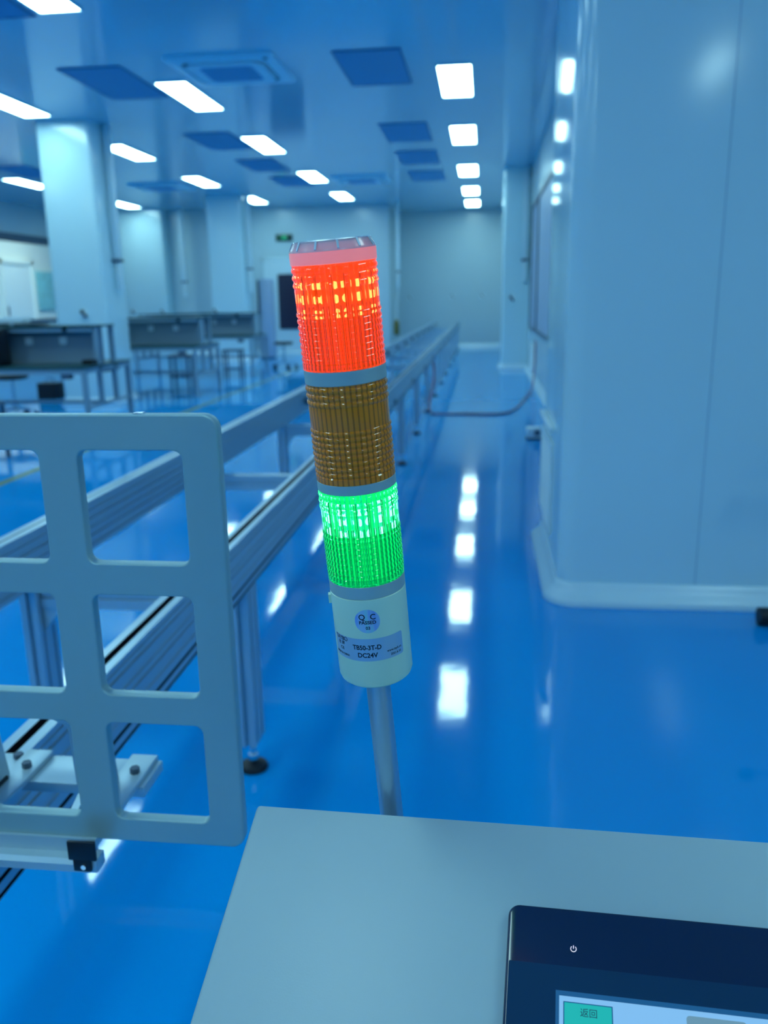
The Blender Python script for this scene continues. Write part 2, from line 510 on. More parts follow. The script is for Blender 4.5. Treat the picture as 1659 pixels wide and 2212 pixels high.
def ceiling_vent(label):
    t = thing('ceiling_vent', label, 'ceiling vent', (0, 0, H), 'ceiling supply vents')
    f = MB()
    for a, b_, c_, d_ in ((-0.29, 0.29, -0.585, -0.57), (-0.29, 0.29, 0.57, 0.585), (-0.29, -0.275, -0.57, 0.57), (0.275, 0.29, -0.57, 0.57)):
        f.box(a, b_, c_, d_, -0.012, 0.003)
    f.build('frame', M['vent_edge'], t)
    MB().box(-0.275, 0.275, -0.57, 0.57, -0.008, 0.003).build('perforated_panel', M['vent'], t)
    return t
vent0 = None
for rn, pts in [('row beside the aisle lights', [(-1.00, 8.17), (-0.985, 11.22), (-0.98, 13.17), (-0.98, 15.12)]),
                ('row left of the large ceiling air conditioner', [(-3.47, 8.27), (-3.42, 11.33), (-3.38, 13.4), (-3.34, 15.27)]),
                ('far left row beyond the white column', [(-7.1, 13.2)]),
                ('top left corner of the view', [(-3.5, 5.75)])]:
    for i, (x, y) in enumerate(pts):
        lb = 'dark blue rectangular ceiling vent, %s in the %s' % (ORD[i], rn) if len(pts) > 1 else 'dark blue rectangular ceiling vent in the ' + rn
        if vent0 is None:
            vent0 = ceiling_vent(lb)
            vent0.location = (x, y, H - 0.0005)
        else:
            dup(vent0, (x, y, H - 0.0005), lb)

def cassette(label):
    t = thing('cassette_air_conditioner', label, 'air conditioner', (0, 0, H), 'cassette air conditioners')
    p = MB()
    outer = rounded(-0.475, 0.475, -0.475, 0.475, 0.03, 4)
    inner = rounded(-0.375, 0.375, -0.375, 0.375, 0.12, 4)
    lo = rounded(-0.455, 0.455, -0.455, 0.455, 0.03, 4)
    rings = [[p.bm.verts.new((x, y, z)) for x, y in L] for L, z in ((outer, 0.0), (outer, -0.02), (lo, -0.032), (inner, -0.036), (inner, 0.0))]
    for A, B in zip(rings, rings[1:]):
        for i in range(len(A)):
            p.bm.faces.new((A[i], A[(i + 1) % len(A)], B[(i + 1) % len(A)], B[i]))
    p.build('fascia', M['acwhite'], t)
    MB().prof(rounded(-0.375, 0.375, -0.375, 0.375, 0.12, 4), -0.02, 0.0, 'Z').build('air_slot', M['dark'], t)
    g = MB()
    g.prof(rounded(-0.335, 0.335, -0.335, 0.335, 0.10, 4), -0.046, -0.018, 'Z')
    g.build('return_panel', M['acwhite'], t)
    MB().prof(rounded(-0.235, 0.235, -0.235, 0.235, 0.05, 4), -0.050, -0.044, 'Z').build('grille', M['vent'], t)
    for s in (-1, 1):
        MB().box(-0.27, 0.27, s * 0.352 - 0.006, s * 0.352 + 0.006, -0.036, -0.026).build('louvre', M['acwhite'], t)
        MB().box(s * 0.352 - 0.006, s * 0.352 + 0.006, -0.27, 0.27, -0.036, -0.026).build('louvre', M['acwhite'], t)
    MB().cyl((0.40, -0.40, -0.034), (0.40, -0.40, -0.040), 0.02, mi=0, seg=12).build('sensor_eye', M['dark'], t)
    return t
ac0 = cassette('large square ceiling cassette air conditioner, nearest the camera')
ac0.location = (-2.25, 7.96, H - 0.0005)
dup(ac0, (-5.75, 15.35, H - 0.0005), 'ceiling cassette air conditioner in the distance between the two left columns')
dup(ac0, (-2.12, 15.25, H - 0.0005), 'ceiling cassette air conditioner in the distance right of the lamp tops')

# ------------------------------------------------------------------ conduits, couplers, sign, pendant
def conduit(x, y, zm, zl, label, w=0.055):
    t = thing('drop_conduit', label, 'conduit', (x, y, H), 'white drop conduits')
    MB().box(-w / 2, w / 2, -w / 2, w / 2, zm - H, 0.0, bev=0.006).build('trunking', M['white'], t)
    MB().box(-w / 2 - 0.012, w / 2 + 0.012, -w / 2 - 0.012, w / 2 + 0.012, zm - H - 0.012, zm - H + 0.022).build('clip_band', M['steel_dark'], t)
    MB().box(-w * 0.38, w * 0.38, -w * 0.38, w * 0.38, zl - H, zm - H, bev=0.005).build('lower_sleeve', M['white'], t)
conduit(-4.375, 10.02, 1.68, 1.34, 'white conduit running down the side of the nearest left column', 0.08)
conduit(-4.655, 16.95, 1.80, 1.35, 'white conduit beside the second left column', 0.09)
conduit(-6.72, 18.9, 1.62, 1.30, 'white conduit in the recess between the left columns', 0.10)
conduit(0.655, 14.33, 1.76, 1.42, 'white conduit on the front of the right aisle column', 0.08)
conduit(-1.88, 19.0, 1.75, 1.43, 'white conduit at the inner wall corner right of the lamp', 0.07)

t = thing('pendant_switch', 'olive yellow pendant switch hanging on a cord beyond the conveyor', 'switch', (-1.92, 18.9, 0.40))
MB().lathe([(0, 0), (0.05, 0.0), (0.065, 0.03), (0.065, 0.24), (0.05, 0.30), (0.02, 0.33), (0, 0.33)], 16).build('body', M['olive'], t)
MB().tube([(0, 0, 0.32), (0.005, 0.02, 0.6), (0.03, 0.08, 0.9), (0.04, 0.1, 1.04)], 0.012).build('cord', M['white'], t)

def coupler(loc, label, ax='Y'):
    t = thing('wall_coupler', label, 'wall fitting', loc, 'small black and white wall fittings')
    MB().cyl((0, 0, 0), (0, -0.01, 0), 0.055, seg=20).build('back_plate', M['white'], t)
    MB().box(-0.035, 0.0, -0.04, -0.008, 0.0, 0.045, bev=0.004).box(0.004, 0.034, -0.04, -0.008, -0.04, -0.004, bev=0.004).build('nozzle', M['black'], t)
coupler((-4.71, 9.70, 1.075), 'small black fitting on the face of the nearest left column')
coupler((-7.96, 18.84, 0.98), 'small black fitting on the far left pilaster, left one')
coupler((-7.27, 18.84, 0.98), 'small black fitting on the far left pilaster, right one')
coupler((-5.34, 16.7, 1.0), 'small black fitting on the second left column')
coupler((-1.79, 21.0, 1.185), 'small dark fitting on the far end wall, left of three')
coupler((-0.75, 21.0, 1.205), 'small dark fitting on the far end wall, middle of three')
coupler((-0.03, 21.0, 1.205), 'small dark fitting on the far end wall, right of three')
coupler((0.46, 14.4, 1.155), 'small black fitting on the right aisle column')

t = thing('exit_sign', 'black emergency exit sign glowing green on the far left wall', 'sign', (-4.45, 19.2, 2.54))
MB().box(-0.19, 0.19, -0.03, 0, -0.075, 0.075, bev=0.006).build('housing', M['sign'], t)
g = MB()
g.ball((-0.005, -0.032, 0.040), 0.014, scale=(1, 0.3, 1))
g.box(-0.022, 0.014, -0.035, -0.028, -0.012, 0.028)
g.cyl((-0.02, -0.032, 0.02), (-0.05, -0.032, 0.0), 0.006, seg=8).cyl((0.01, -0.032, 0.02), (0.035, -0.032, 0.012), 0.006, seg=8)
g.cyl((-0.012, -0.032, -0.012), (-0.05, -0.032, -0.045), 0.007, seg=8).cyl((0.006, -0.032, -0.012), (0.022, -0.032, -0.05), 0.007, seg=8)
g.box(0.045, 0.055, -0.035, -0.028, -0.055, 0.05).box(-0.14, -0.09, -0.035, -0.028, -0.006, 0.006)
g.build('running_figure', M['signgreen'], t)

tag(MB().box(-5.13, -5.03, 19.175, 19.2, 0.93, 1.05, bev=0.005).build('light_switch', M['panelgrey']), 'small grey switch plate beside the dark glass door', 'switch')
t = thing('tall_cabinet', 'tall narrow purplish grey cabinet with black side near the dark door', 'cabinet', (-4.52, 17.65, 0))
MB().box(-0.10, 0.12, -0.22, 0.2, 0.03, 1.62, bev=0.01).build('body', M['purplegrey'], t)
MB().box(-0.15, -0.10, -0.20, 0.2, 0.25, 1.60).build('side_panel', M['black'], t)
MB().box(-0.13, 0.10, -0.2, 0.18, 0.0, 0.03).build('plinth', M['steel_dark'], t)
tag(MB().box(-12.04, -12.0, 22.15, 23.2, 1.05, 2.05).build('notice_board', M['notice']), 'blue green notice board on the wall of the bright room', 'notice board')

def grille(loc, w, h, label, rz):
    t = thing('return_grille', label, 'air grille', loc, None, rz)
    f = MB()
    f.box(-w / 2, w / 2, -0.012, 0, 0, 0.02).box(-w / 2, w / 2, -0.012, 0, h - 0.02, h).box(-w / 2, -w / 2 + 0.02, -0.012, 0, 0.02, h - 0.02).box(w / 2 - 0.02, w / 2, -0.012, 0, 0.02, h - 0.02)
    f.build('frame', M['white'], t)
    s = MB()
    n = int((h - 0.04) / 0.022)
    for i in range(n):
        z = 0.024 + i * 0.022
        s.prof([(-0.003, z), (-0.012, z + 0.002), (-0.004, z + 0.016), (-0.001, z + 0.016)], -w / 2 + 0.02, w / 2 - 0.02, 'X')
    s.build('slats', M['white'], t)
    return t
grille((0.3095, 3.93, 0.17), 0.62, 0.40, 'white louvred air grille low on the side of the near column', -PI / 2)
tag(MB().box(0.285, 0.3105, 3.60, 4.22, 0.625, 0.65, bev=0.004).build('ledge_trim', M['white']), 'white ledge strip above the louvred grille on the near column', 'ledge')
grille((XR - 0.002, 12.9, 0.10), 0.9, 0.40, 'low air grille on the right wall before the aisle column', -PI / 2)

t = thing('floor_socket', 'small white socket box on the floor beside the right wall', 'socket box', (0.445, 7.24, 0))
MB().box(-0.06, 0.06, -0.06, 0.06, 0.012, 0.10, bev=0.006).build('body', M['white'], t)
MB().box(0.0, 0.05, -0.064, -0.058, 0.035, 0.085).build('socket_face', M['steel_dark'], t)
MB().box(-0.064, 0.064, -0.064, 0.064, 0.0, 0.014).build('base_plate', M['black'], t)

# tube stand whose black end caps peek in at the right
t = thing('tube_stand', 'white tube stand with black end caps at the right edge of the floor', 'stand', (1.25, 3.03, 0))
MB().cyl((-0.19, 0, 0.036), (0.35, 0, 0.036), 0.016).build('foot_tube', M['white'], t)
MB().cyl((-0.225, 0, 0.036), (-0.185, 0, 0.036), 0.034, seg=24).build('end_cap', M['black'], t)
MB().cyl((-0.19, 0, 0.625), (0.35, 0, 0.625), 0.014).build('upper_tube', M['white'], t)
MB().cyl((-0.235, 0, 0.625), (-0.185, 0, 0.625), 0.020, seg=20).build('end_cap', M['black'], t)
MB().cyl((0.20, 0, 0.0), (0.20, 0, 0.66), 0.014).build('upright', M['white'], t)

# hose from the conveyor across the aisle and up the wall
def smooth_path(P, n=8):
    P = [Vector(p) for p in P]
    out = []
    for i in range(len(P) - 1):
        p0, p1, p2, p3 = P[max(i - 1, 0)], P[i], P[i + 1], P[min(i + 2, len(P) - 1)]
        for k in range(n):
            t_ = k / n
            out.append(0.5 * ((2 * p1) + (-p0 + p2) * t_ + (2 * p0 - 5 * p1 + 4 * p2 - p3) * t_ * t_ + (-p0 + 3 * p1 - 3 * p2 + p3) * t_ ** 3))
    return out + [P[-1]]
tag(MB().tube(smooth_path([(-0.55, 9.35, 0.50), (-0.53, 9.2, 0.35), (-0.55, 8.7, 0.08), (-0.50, 8.75, 0.012), (-0.2, 8.75, 0.012), (0.18, 8.75, 0.012), (0.36, 9.15, 0.012),
                           (0.52, 10.2, 0.012), (0.64, 11.0, 0.05), (0.70, 11.6, 0.35), (0.71, 11.8, 0.60)]), 0.011).build('hose', M['hose']),
    'dark red hose lying across the blue aisle floor', 'hose')

# ------------------------------------------------------------------ workbenches
def workbench(loc, L, label):
    t = thing('workbench', label, 'workbench', loc, 'double sided workbenches')
    D = 0.5
    MB().box(-L, 0.0, -D, D, 0.628, 0.652, bev=0.004).build('worktop', M['benchmat'], t)
    a = MB()
    a.box(-L + 0.01, -0.005, -D + 0.01, -D + 0.05, 0.588, 0.628).box(-L + 0.01, -0.005, D - 0.05, D - 0.01, 0.588, 0.628)
    a.box(-0.045, -0.005, -D + 0.05, D - 0.05, 0.588, 0.628).box(-L + 0.01, -L + 0.05, -D + 0.05, D - 0.05, 0.588, 0.628)
    a.build('top_frame', M['steel_paint'], t)
    for x in (-0.025, -L + 0.03):
        for y in (-D + 0.03, D - 0.03):
            MB().box(x - 0.02, x + 0.02, y - 0.02, y + 0.02, 0, 0.588).build('leg', M['steel_paint'], t)
        for y in (-0.16, 0.16):
            MB().box(x - 0.02, x + 0.02, y - 0.02, y + 0.02, 0.30, 0.985).build('post', M['steel_paint'], t)
        MB().box(x - 0.015, x + 0.015, -D + 0.05, D - 0.05, 0.27, 0.30).build('stretcher', M['steel_paint'], t)
    MB().box(-L + 0.05, -0.045, -0.015, 0.015, 0.27, 0.30).build('stretcher', M['steel_paint'], t)
    MB().box(-L, 0.0, -0.20, 0.20, 0.985, 1.003, bev=0.003).build('shelf', M['benchmat'], t)
    p = MB().box(-L + 0.05, -0.045, -0.012, 0.012, 0.655, 0.985).build('back_panel', M['panelgrey'], t)
    x = -0.42
    while x > -L + 0.2:
        MB().box(x - 0.035, x + 0.035, -0.024, -0.010, 0.825, 0.895, bev=0.004).build('socket', M['white'], p)
        x -= 0.34
    lb = MB().box(-L + 0.1, -0.36, -0.15, -0.11, 0.945, 0.975, bev=0.005).box(-0.31, -0.08, -0.15, -0.11, 0.945, 0.975, bev=0.005)
    lb.build('tube_lamp', M['white'], t)
    MB().box(-0.35, -0.32, -0.15, -0.10, 0.94, 0.985).build('lamp_connector', M['black'], t)
    MB().box(-0.24, -0.16, -D + 0.02, -D + 0.10, 0.54, 0.588).build('power_box', M['steel_dark'], t)
    MB().box(-0.42, -0.06, 0.05, 0.35, 0.56, 0.586).build('drawer_tray', M['steel_dark'], t)
workbench((-3.50, 7.6, 0), 2.6, 'nearest grey workbench with dark top and upper shelf at the left edge')
workbench((-3.62, 10.9, 0), 1.7, 'middle grey workbench with dark top beyond the nearest column')
workbench((-3.70, 13.85, 0), 2.0, 'farthest grey workbench with dark top before the cabinet')

t = thing('equipment_case', 'black equipment case standing on the nearest workbench at the left edge', 'case', (-4.56, 7.27, 0.652))
MB().box(-0.22, 0.22, -0.12, 0.12, 0.0, 0.335, bev=0.01).build('body', M['blackgloss'], t)
MB().box(-0.19, 0.19, -0.126, -0.118, 0.03, 0.30).build('front_panel', M['black'], t)
t = thing('small_black_box', 'small flat black box at the right end of the nearest workbench', 'box', (-3.58, 7.38, 0.652))
MB().box(-0.055, 0.055, -0.05, 0.05, 0.0, 0.045, bev=0.005).build('body', M['black'], t)
MB().cyl((0.0, 0.05, 0.02), (0.0, 0.12, 0.006), 0.005, seg=8).build('lead', M['black'], t)
t = thing('parts_tray', 'pale equipment block on the upper shelf of the nearest workbench', 'equipment', (-4.42, 7.6, 1.003))
MB().box(-0.15, 0.15, -0.08, 0.08, 0.02, 0.075, bev=0.008).build('body', M['white'], t)
for x in (-0.1, 0.09):
    MB().box(x - 0.035, x + 0.035, -0.07, 0.07, 0.0, 0.022).build('foot', M['black'], t)
tag(MB().box(-4.20, -4.10, 7.5, 7.7, 1.003, 1.025, bev=0.003).build('black_tool', M['black']), 'flat black tool lying on the shelf left of the nearest column', 'tool')
t = thing('black_bin', 'square black bin on the floor left of the nearest column', 'bin', (-5.62, 10.4, 0))
MB().prof(rounded(-0.13, 0.13, -0.12, 0.12, 0.02, 3), 0.0, 0.20, 'Z').build('body', M['black'], t)
MB().tube([(-0.06, 0, 0.19), (-0.04, 0, 0.26), (0.04, 0, 0.26), (0.06, 0, 0.19)], 0.008).build('handle', M['steel_dark'], t)

def square_stool(label):
    t = thing('square_stool', label, 'stool', (0, 0, 0), 'square work stools')
    MB().box(-0.15, 0.15, -0.12, 0.12, 0.425, 0.455, bev=0.006).build('seat', M['steel_dark'], t)
    for x in (-1, 1):
        for y in (-1, 1):
            MB().box(x * 0.128 - 0.013, x * 0.128 + 0.013, y * 0.098 - 0.013, y * 0.098 + 0.013, 0, 0.425).build('leg', M['steel_dark'], t)
    MB().box(-0.115, 0.115, -0.108, -0.088, 0.14, 0.16).box(-0.115, 0.115, 0.088, 0.108, 0.14, 0.16).box(-0.138, -0.118, -0.085, 0.085, 0.14, 0.16).box(0.118, 0.138, -0.085, 0.085, 0.14, 0.16).build('stretcher', M['steel_dark'], t)
    return t
st = square_stool('dark square stool in front of the farthest workbench')
st.location = (-3.92, 13.0, 0)
dup(st, (-4.32, 11.75, 0), 'dark square stool behind the middle workbench')
dup(st, (-3.93, 6.15, 0), 'dark square stool before the nearest workbench, cut by the left edge')
def swivel_stool(label, h):
    t = thing('swivel_stool', label, 'stool', (0, 0, 0), 'round swivel stools')
    MB().lathe([(0, h - 0.05), (0.15, h - 0.05), (0.17, h - 0.035), (0.17, h - 0.01), (0.155, h), (0, h)], 28).build('seat', M['black'], t)
    MB().cyl((0, 0, 0.09), (0, 0, h - 0.04), 0.022).cyl((0, 0, 0.09), (0, 0, 0.20), 0.034).build('column', M['chrome'], t)
    for k in range(5):
        a = 2 * PI * k / 5 + 0.3
        c, s = math.cos(a), math.sin(a)
        leg = MB().cyl((0.02 * c, 0.02 * s, 0.11), (0.21 * c, 0.21 * s, 0.075), 0.017, 0.012, seg=10).build('leg', M['chrome'], t)
        MB().cyl((0.21 * c - 0.02 * s, 0.21 * s + 0.02 * c, 0.032), (0.21 * c + 0.02 * s, 0.21 * s - 0.02 * c, 0.032), 0.032, seg=14).cyl((0.21 * c, 0.21 * s, 0.03), (0.21 * c, 0.21 * s, 0.078), 0.008, seg=8).build('caster', M['black'], leg)
    return t
sw = swivel_stool('round black swivel stool on casters standing before the dark glass door', 0.47)
sw.location = (-3.55, 14.9, 0)
dup(sw, (-5.02, 8.5, 0), 'round black swivel stool behind the nearest workbench at the left edge')

# ------------------------------------------------------------------ the conveyor
cv = thing('conveyor_frame', 'long aluminium conveyor frame of slotted rails on legs running to the far wall', 'conveyor', (-0.84, 0.0, 0))
ZB, ZT = 0.508, 0.650
pts, fl = slotted(0.044, 0.142, {'top': [(0.022, 0.014, 0.012, 1)],
                                 'right': [(0.0045, 0.006, 0.012, 1), (0.024, 0.007, 0.012, 1), (0.050, 0.012, 0.003, 0), (0.075, 0.006, 0.004, 0), (0.094, 0.012, 0.003, 0), (0.118, 0.006, 0.004, 0), (0.131, 0.004, 0.003, 0)],
                                 'left': [(0.03, 0.008, 0.008, 0), (0.071, 0.008, 0.008, 0), (0.112, 0.008, 0.008, 0)]})
r_ = MB()
r_.prof([(u + 0.252, v + ZB) for u, v in pts], 0.12, 20.4, 'Y', fl)
rail = r_.build('rail_beam', [M['alu_side'], M['black']], cv)
pts, fl = slotted(0.046, 0.142, {'top': [(0.024, 0.006, 0.008, 2)],
                                 'right': [(0.018, 0.007, 0.005, 0), (0.044, 0.007, 0.005, 0), (0.068, 0.007, 0.005, 0), (0.094, 0.010, 0.006, 0), (0.118, 0.005, 0.004, 0)],
                                 'left': [(0.03, 0.008, 0.008, 0), (0.112, 0.008, 0.008, 0)]})
r_ = MB()
r_.prof([(u - 0.298, v + ZB) for u, v in pts], 0.12, 20.4, 'Y', fl)
rail2 = r_.build('rail_beam', [M['alu_side'], M['black'], M['steel_dark']], cv)
LEGY = [1.915, 3.27, 4.65, 6.06, 7.49, 8.97, 10.49, 12.05, 13.53, 15.2, 16.8, 18.4, 19.9]
pl, flg = slotted(0.044, 0.088, {'bottom': [(0.022, 0.012, 0.010, 0)], 'right': [(0.022, 0.009, 0.007, 0), (0.066, 0.009, 0.007, 0)],
                                 'left': [(0.022, 0.009, 0.007, 0), (0.066, 0.009, 0.007, 0)]})
leg_me = MB().prof([(u, v - 0.044) for u, v in pl], 0.085, ZB, 'Z', flg).build('leg', M['alu_side'])
ft = MB()
ft.lathe([(0, 0), (0.036, 0), (0.038, 0.006), (0.034, 0.014), (0.018, 0.022), (0.008, 0.025), (0, 0.025)], 28, mi=0)
ft.cyl((0, 0, 0.02), (0, 0, 0.088), 0.007, mi=1, seg=14).cyl((0, 0, 0.030), (0, 0, 0.042), 0.015, mi=1, seg=6)
foot_me = ft.build('levelling_foot', [M['black'], M['chrome']])
gus = MB().prof([(0, 0), (0.05, 0), (0, -0.06)], -0.018, 0.018, 'Y').build('corner_bracket', M['alu'])
xb_p, xb_f = slotted(0.044, 0.062, {'left': [(0.031, 0.009, 0.006, 0)], 'right': [(0.031, 0.009, 0.006, 0)], 'top': [(0.022, 0.006, 0.004, 0)]})
xbar = MB().prof([(u, v) for u, v in xb_p], -0.2755, 0.2305, 'X').build('crossbar', M['alu_side'])
def put(src, parent, loc, rz=0.0):
    o = src.copy()
    C.objects.link(o)
    o.parent = parent
    o.location = loc
    o.rotation_euler = (0, 0, rz)
    return o
for y in LEGY:
    for x in (0.252, -0.298):
        lg = put(leg_me, cv, (x, y, 0))
        put(foot_me, lg, (0, 0, 0))
    put(xbar, cv, (0, y, ZB - 0.064))
    put(gus, cv, (-0.275, y, ZB - 0.0655))
    put(gus, cv, (0.229, y, ZB - 0.0655), PI)
for src in (leg_me, foot_me, gus, xbar):
    bpy.data.objects.remove(src)
# small rollers along the inside of the left rail and bolts outside the right one
for k in range(12):
    y = 5.2 + k * 1.15
    MB().cyl((-0.274, y, 0.575), (-0.245, y, 0.575), 0.022, seg=14).build('guide_roller', M['steel_dark'], cv)
for k in range(8):
    y = 4.0 + k * 1.4
    MB().cyl((0.272, y, 0.545), (0.285, y, 0.545), 0.014, seg=10).build('side_bolt', M['steel_dark'], cv)

# ------------------------------------------------------------------ window-frame plate fixture standing on the right rail
fx = thing('fixture_plate', 'upright aluminium plate with rounded square openings bracketed to the conveyor rail', 'fixture', (-0.42, 0.69, 0.665))
def rrect(cu, x0, x1, z0, z1, r):
    P = rounded(x0, x1, z0, z1, r, 6)
    s = cu.splines.new('POLY')
    s.points.add(len(P) - 1)
    for i, (x, z) in enumerate(P):
        s.points[i].co = (x, z, 0, 1)
    s.use_cyclic_u = True
cu = bpy.data.curves.new('plate_outline', 'CURVE')
cu.dimensions = '2D'
cu.fill_mode = 'BOTH'
cu.extrude = 0.0045
cu.bevel_depth = 0.0016
cu.bevel_resolution = 1
X0 = -0.42
rrect(cu, -0.649 - X0, -0.2255 - X0, 0.0195, 0.440, 0.012)
for cxr in (-0.256, -0.3875, -0.519):
    for zt, zb in ((1.0765, 0.970), (0.9425, 0.840), (0.8135, 0.7065)):
        rrect(cu, cxr - 0.0985 - X0, cxr - X0, zb - 0.665, zt - 0.665, 0.010)
tmp = bpy.data.objects.new('plate_outline', cu)
C.objects.link(tmp)
me = bpy.data.meshes.new_from_object(tmp.evaluated_get(bpy.context.evaluated_depsgraph_get()))
bpy.data.objects.remove(tmp)
pm = MB()
pm.add_mesh(me, 0, lambda v: Vector((v.x, -v.z, v.y)))
pm.box(-0.295 - X0 - 0.004, -0.295 - X0 + 0.004, -0.0035, 0.0035, 0.4385, 0.4425, 1)
pm.build('plate', [M['plate'], M['chrome']], fx, angle=40)
# base plate with bolts, two gusset brackets
b = MB()
b.box(-0.62 - X0, -0.377 - X0, 0.112, 0.170, -0.013, 0.0, bev=0.0012)
b.build('base_plate', M['alu'], fx)
for x in (-0.527, -0.555, -0.60):
    MB().cyl((x - X0, 0.137 if x != -0.555 else 0.160, 0.0), (x - X0, 0.137 if x != -0.555 else 0.160, 0.006), 0.006, seg=6).build('bolt', M['steel_dark'], fx)
for xb in (-0.412, -0.5445):
    br = MB()
    br.box(xb - X0 - 0.002, xb - X0 + 0.030, 0.0065, 0.170, 0.0, 0.007, bev=0.001)
    br.prof([(0.0065, 0.007), (0.112, 0.007), (0.112, 0.012), (0.103, 0.070), (0.093, 0.125), (0.076, 0.160), (0.0065, 0.160), (0.0065, 0.140), (0.030, 0.120), (0.036, 0.04), (0.0065, 0.03)], xb - X0 - 0.001, xb - X0 + 0.007, 'X')
    g = br.build('gusset_bracket', M['alu'], fx)
    for yy in (0.050, 0.130):
        MB().cyl((xb - X0 + 0.018, yy, 0.007), (xb - X0 + 0.018, yy, 0.014), 0.0055, seg=6).build('bolt', M['steel_dark'], g)
MB().box(-0.60 - X0, -0.535 - X0, 0.060, 0.108, -0.014, 0.012, bev=0.004).build('clamp_block', M['black'], fx)
gr = MB()
gr.prof([(-0.026, -0.006), (-0.0065, -0.006), (-0.0065, 0.020), (-0.010, 0.020), (-0.012, 0.006), (-0.022, 0.006), (-0.026, 0.002)], -0.66 - X0, -0.375 - X0, 'X')
gr.build('guide_strip', M['alu'], fx)
cl = MB()
cl.box(-0.3945 - X0, -0.366 - X0, -0.030, -0.0265, 0.010, 0.031, bev=0.0012).box(-0.390 - X0, -0.372 - X0, -0.030, -0.0265, -0.002, 0.012, bev=0.001)
c_ = cl.build('end_clip', M['blackgloss'], fx)
MB().cyl((-0.379 - X0, -0.0300, 0.004), (-0.379 - X0, -0.0318, 0.004), 0.0026, seg=12).build('screw', M['chrome'], c_)
MB().box(-0.376 - X0, -0.368 - X0, -0.026, -0.008, -0.006, 0.008, bev=0.001).build('strip_end', M['alu'], fx)

# ------------------------------------------------------------------ console with touch panel
O = Vector((-0.1585, 0.5212, 0.8443))
d1 = Vector((0.993, -0.103, 0.052)).normalized()
d2 = Vector((0.070, 0.898, 0.433))
n_ = d1.cross(d2).normalized()
d2 = n_.cross(d1)
FR = Matrix((d1, d2, n_)).transposed().to_4x4()
con = thing('control_console', 'pale sloping steel control console with a dark touch panel in the foreground', 'control console', (0, 0, 0))
con.matrix_world = Matrix.Translation(O) @ FR
b = MB()
b.prof([(-0.34, 0.0), (0.0, 0.0), (-0.052, -0.10), (-0.34, -0.10)], -0.001, 0.47, 'X')
bmesh.ops.bevel(b.bm, geom=list(b.bm.edges), offset=0.0030, segments=3, affect='EDGES', profile=0.5)
b.build('housing', M['console'], con)
inv = (Matrix.Translation(O) @ FR).inverted()
ped = MB()
ped.box(-0.02, 0.20, 0.26, 0.44, 0.03, 0.72, bev=0.008).box(-0.10, 0.28, 0.12, 0.50, 0.0, 0.03, bev=0.006)
bmesh.ops.transform(ped.bm, matrix=inv, verts=ped.bm.verts)
ped.build('pedestal', M['console'], con)
bz = MB()
BX0, BX1, BY0, BY1, BT = 0.185, 0.395, -0.215, -0.0585, 0.0065
rings = []
for ins, z in ((0, 0.0), (0, BT - 0.0015), (0.0006, BT - 0.0004), (0.0016, BT)):
    rings.append([bz.bm.verts.new((x, y, z)) for x, y in rounded(BX0 + ins, BX1 - ins, BY0 + ins, BY1 - ins, 0.007 - ins, 6)])
for A, B in zip(rings, rings[1:]):
    for i in range(len(A)):
        bz.bm.faces.new((A[i], A[(i + 1) % len(A)], B[(i + 1) % len(A)], B[i]))
bz.bm.faces.new(rings[-1])
bezel = bz.build('touch_panel', M['bezel'], con, angle=50)
MB().prof(rounded(BX0 + 0.0017, BX1 - 0.0017, BY0 + 0.0017, -0.0923, 0.0005, 2), BT - 0.0004, BT + 0.00005, 'Z').build('reflection_band', M['bezel_reflection'], bezel)  # added panel that paints a reflection onto the lower bezel
# display area: frame, screen, buttons
SX0, SX1, SY0, SY1 = 0.2160, 0.372, -0.200, -0.1085
f = MB()
f.box(SX0 - 0.0020, SX1 + 0.002, SY1, SY1 + 0.0026, BT - 0.0004, BT + 0.0004).box(SX0 - 0.0020, SX0, SY0, SY1, BT - 0.0004, BT + 0.0004)
f.box(SX1, SX1 + 0.002, SY0, SY1, BT - 0.0004, BT + 0.0004).box(SX0 - 0.0020, SX1 + 0.002, SY0 - 0.002, SY0, BT - 0.0004, BT + 0.0004)
f.build('display_frame', M['screenframe'], bezel)
MB().box(SX0, SX1, SY0, SY1, BT - 0.0004, BT + 0.00015).build('screen', M['screenblue'], bezel)
bt = MB()
bt.box(0.2183, 0.2452, -0.1275, -0.1113, BT + 0.0001, BT + 0.0003, 1).box(0.2189, 0.2446, -0.1270, -0.1119, BT + 0.00025, BT + 0.0005, 0)
tm = text_mesh('\u8fd4\u56de', 0.0048, bold=0.00004)
bt.add_mesh(tm, 2, lambda v: Vector((v.x * 1.0 + 0.2322, v.y - 0.1166, BT + 0.0006)))
bt.build('return_button', [M['screengreen'], M['screenframe'], M['screenink']], bezel, recalc=False)
MB().prof(rounded(0.2840, 0.3150, -0.128, -0.1113, 0.002, 4), BT + 0.0001, BT + 0.0004, 'Z').build('grey_button', M['screengrey'], bezel)
ic = MB()
ICX, ICY = 0.2240, -0.0822
N = 22
a0, a1 = math.radians(90 + 38), math.radians(90 + 322)
ro, ri = 0.00185, 0.00135
prev = None
for k in range(N + 1):
    a = a0 + (a1 - a0) * k / N
    q = [ic.bm.verts.new((ICX + r * math.cos(a), ICY + r * math.sin(a), BT + 0.0001)) for r in (ro, ri)]
    if prev:
        ic.bm.faces.new((prev[0], q[0], q[1], prev[1]))
    prev = q
ic.box(ICX - 0.00027, ICX + 0.00027, ICY + 0.0001, ICY + 0.0020, BT, BT + 0.00012)
ic.build('power_icon', M['icon'], bezel)

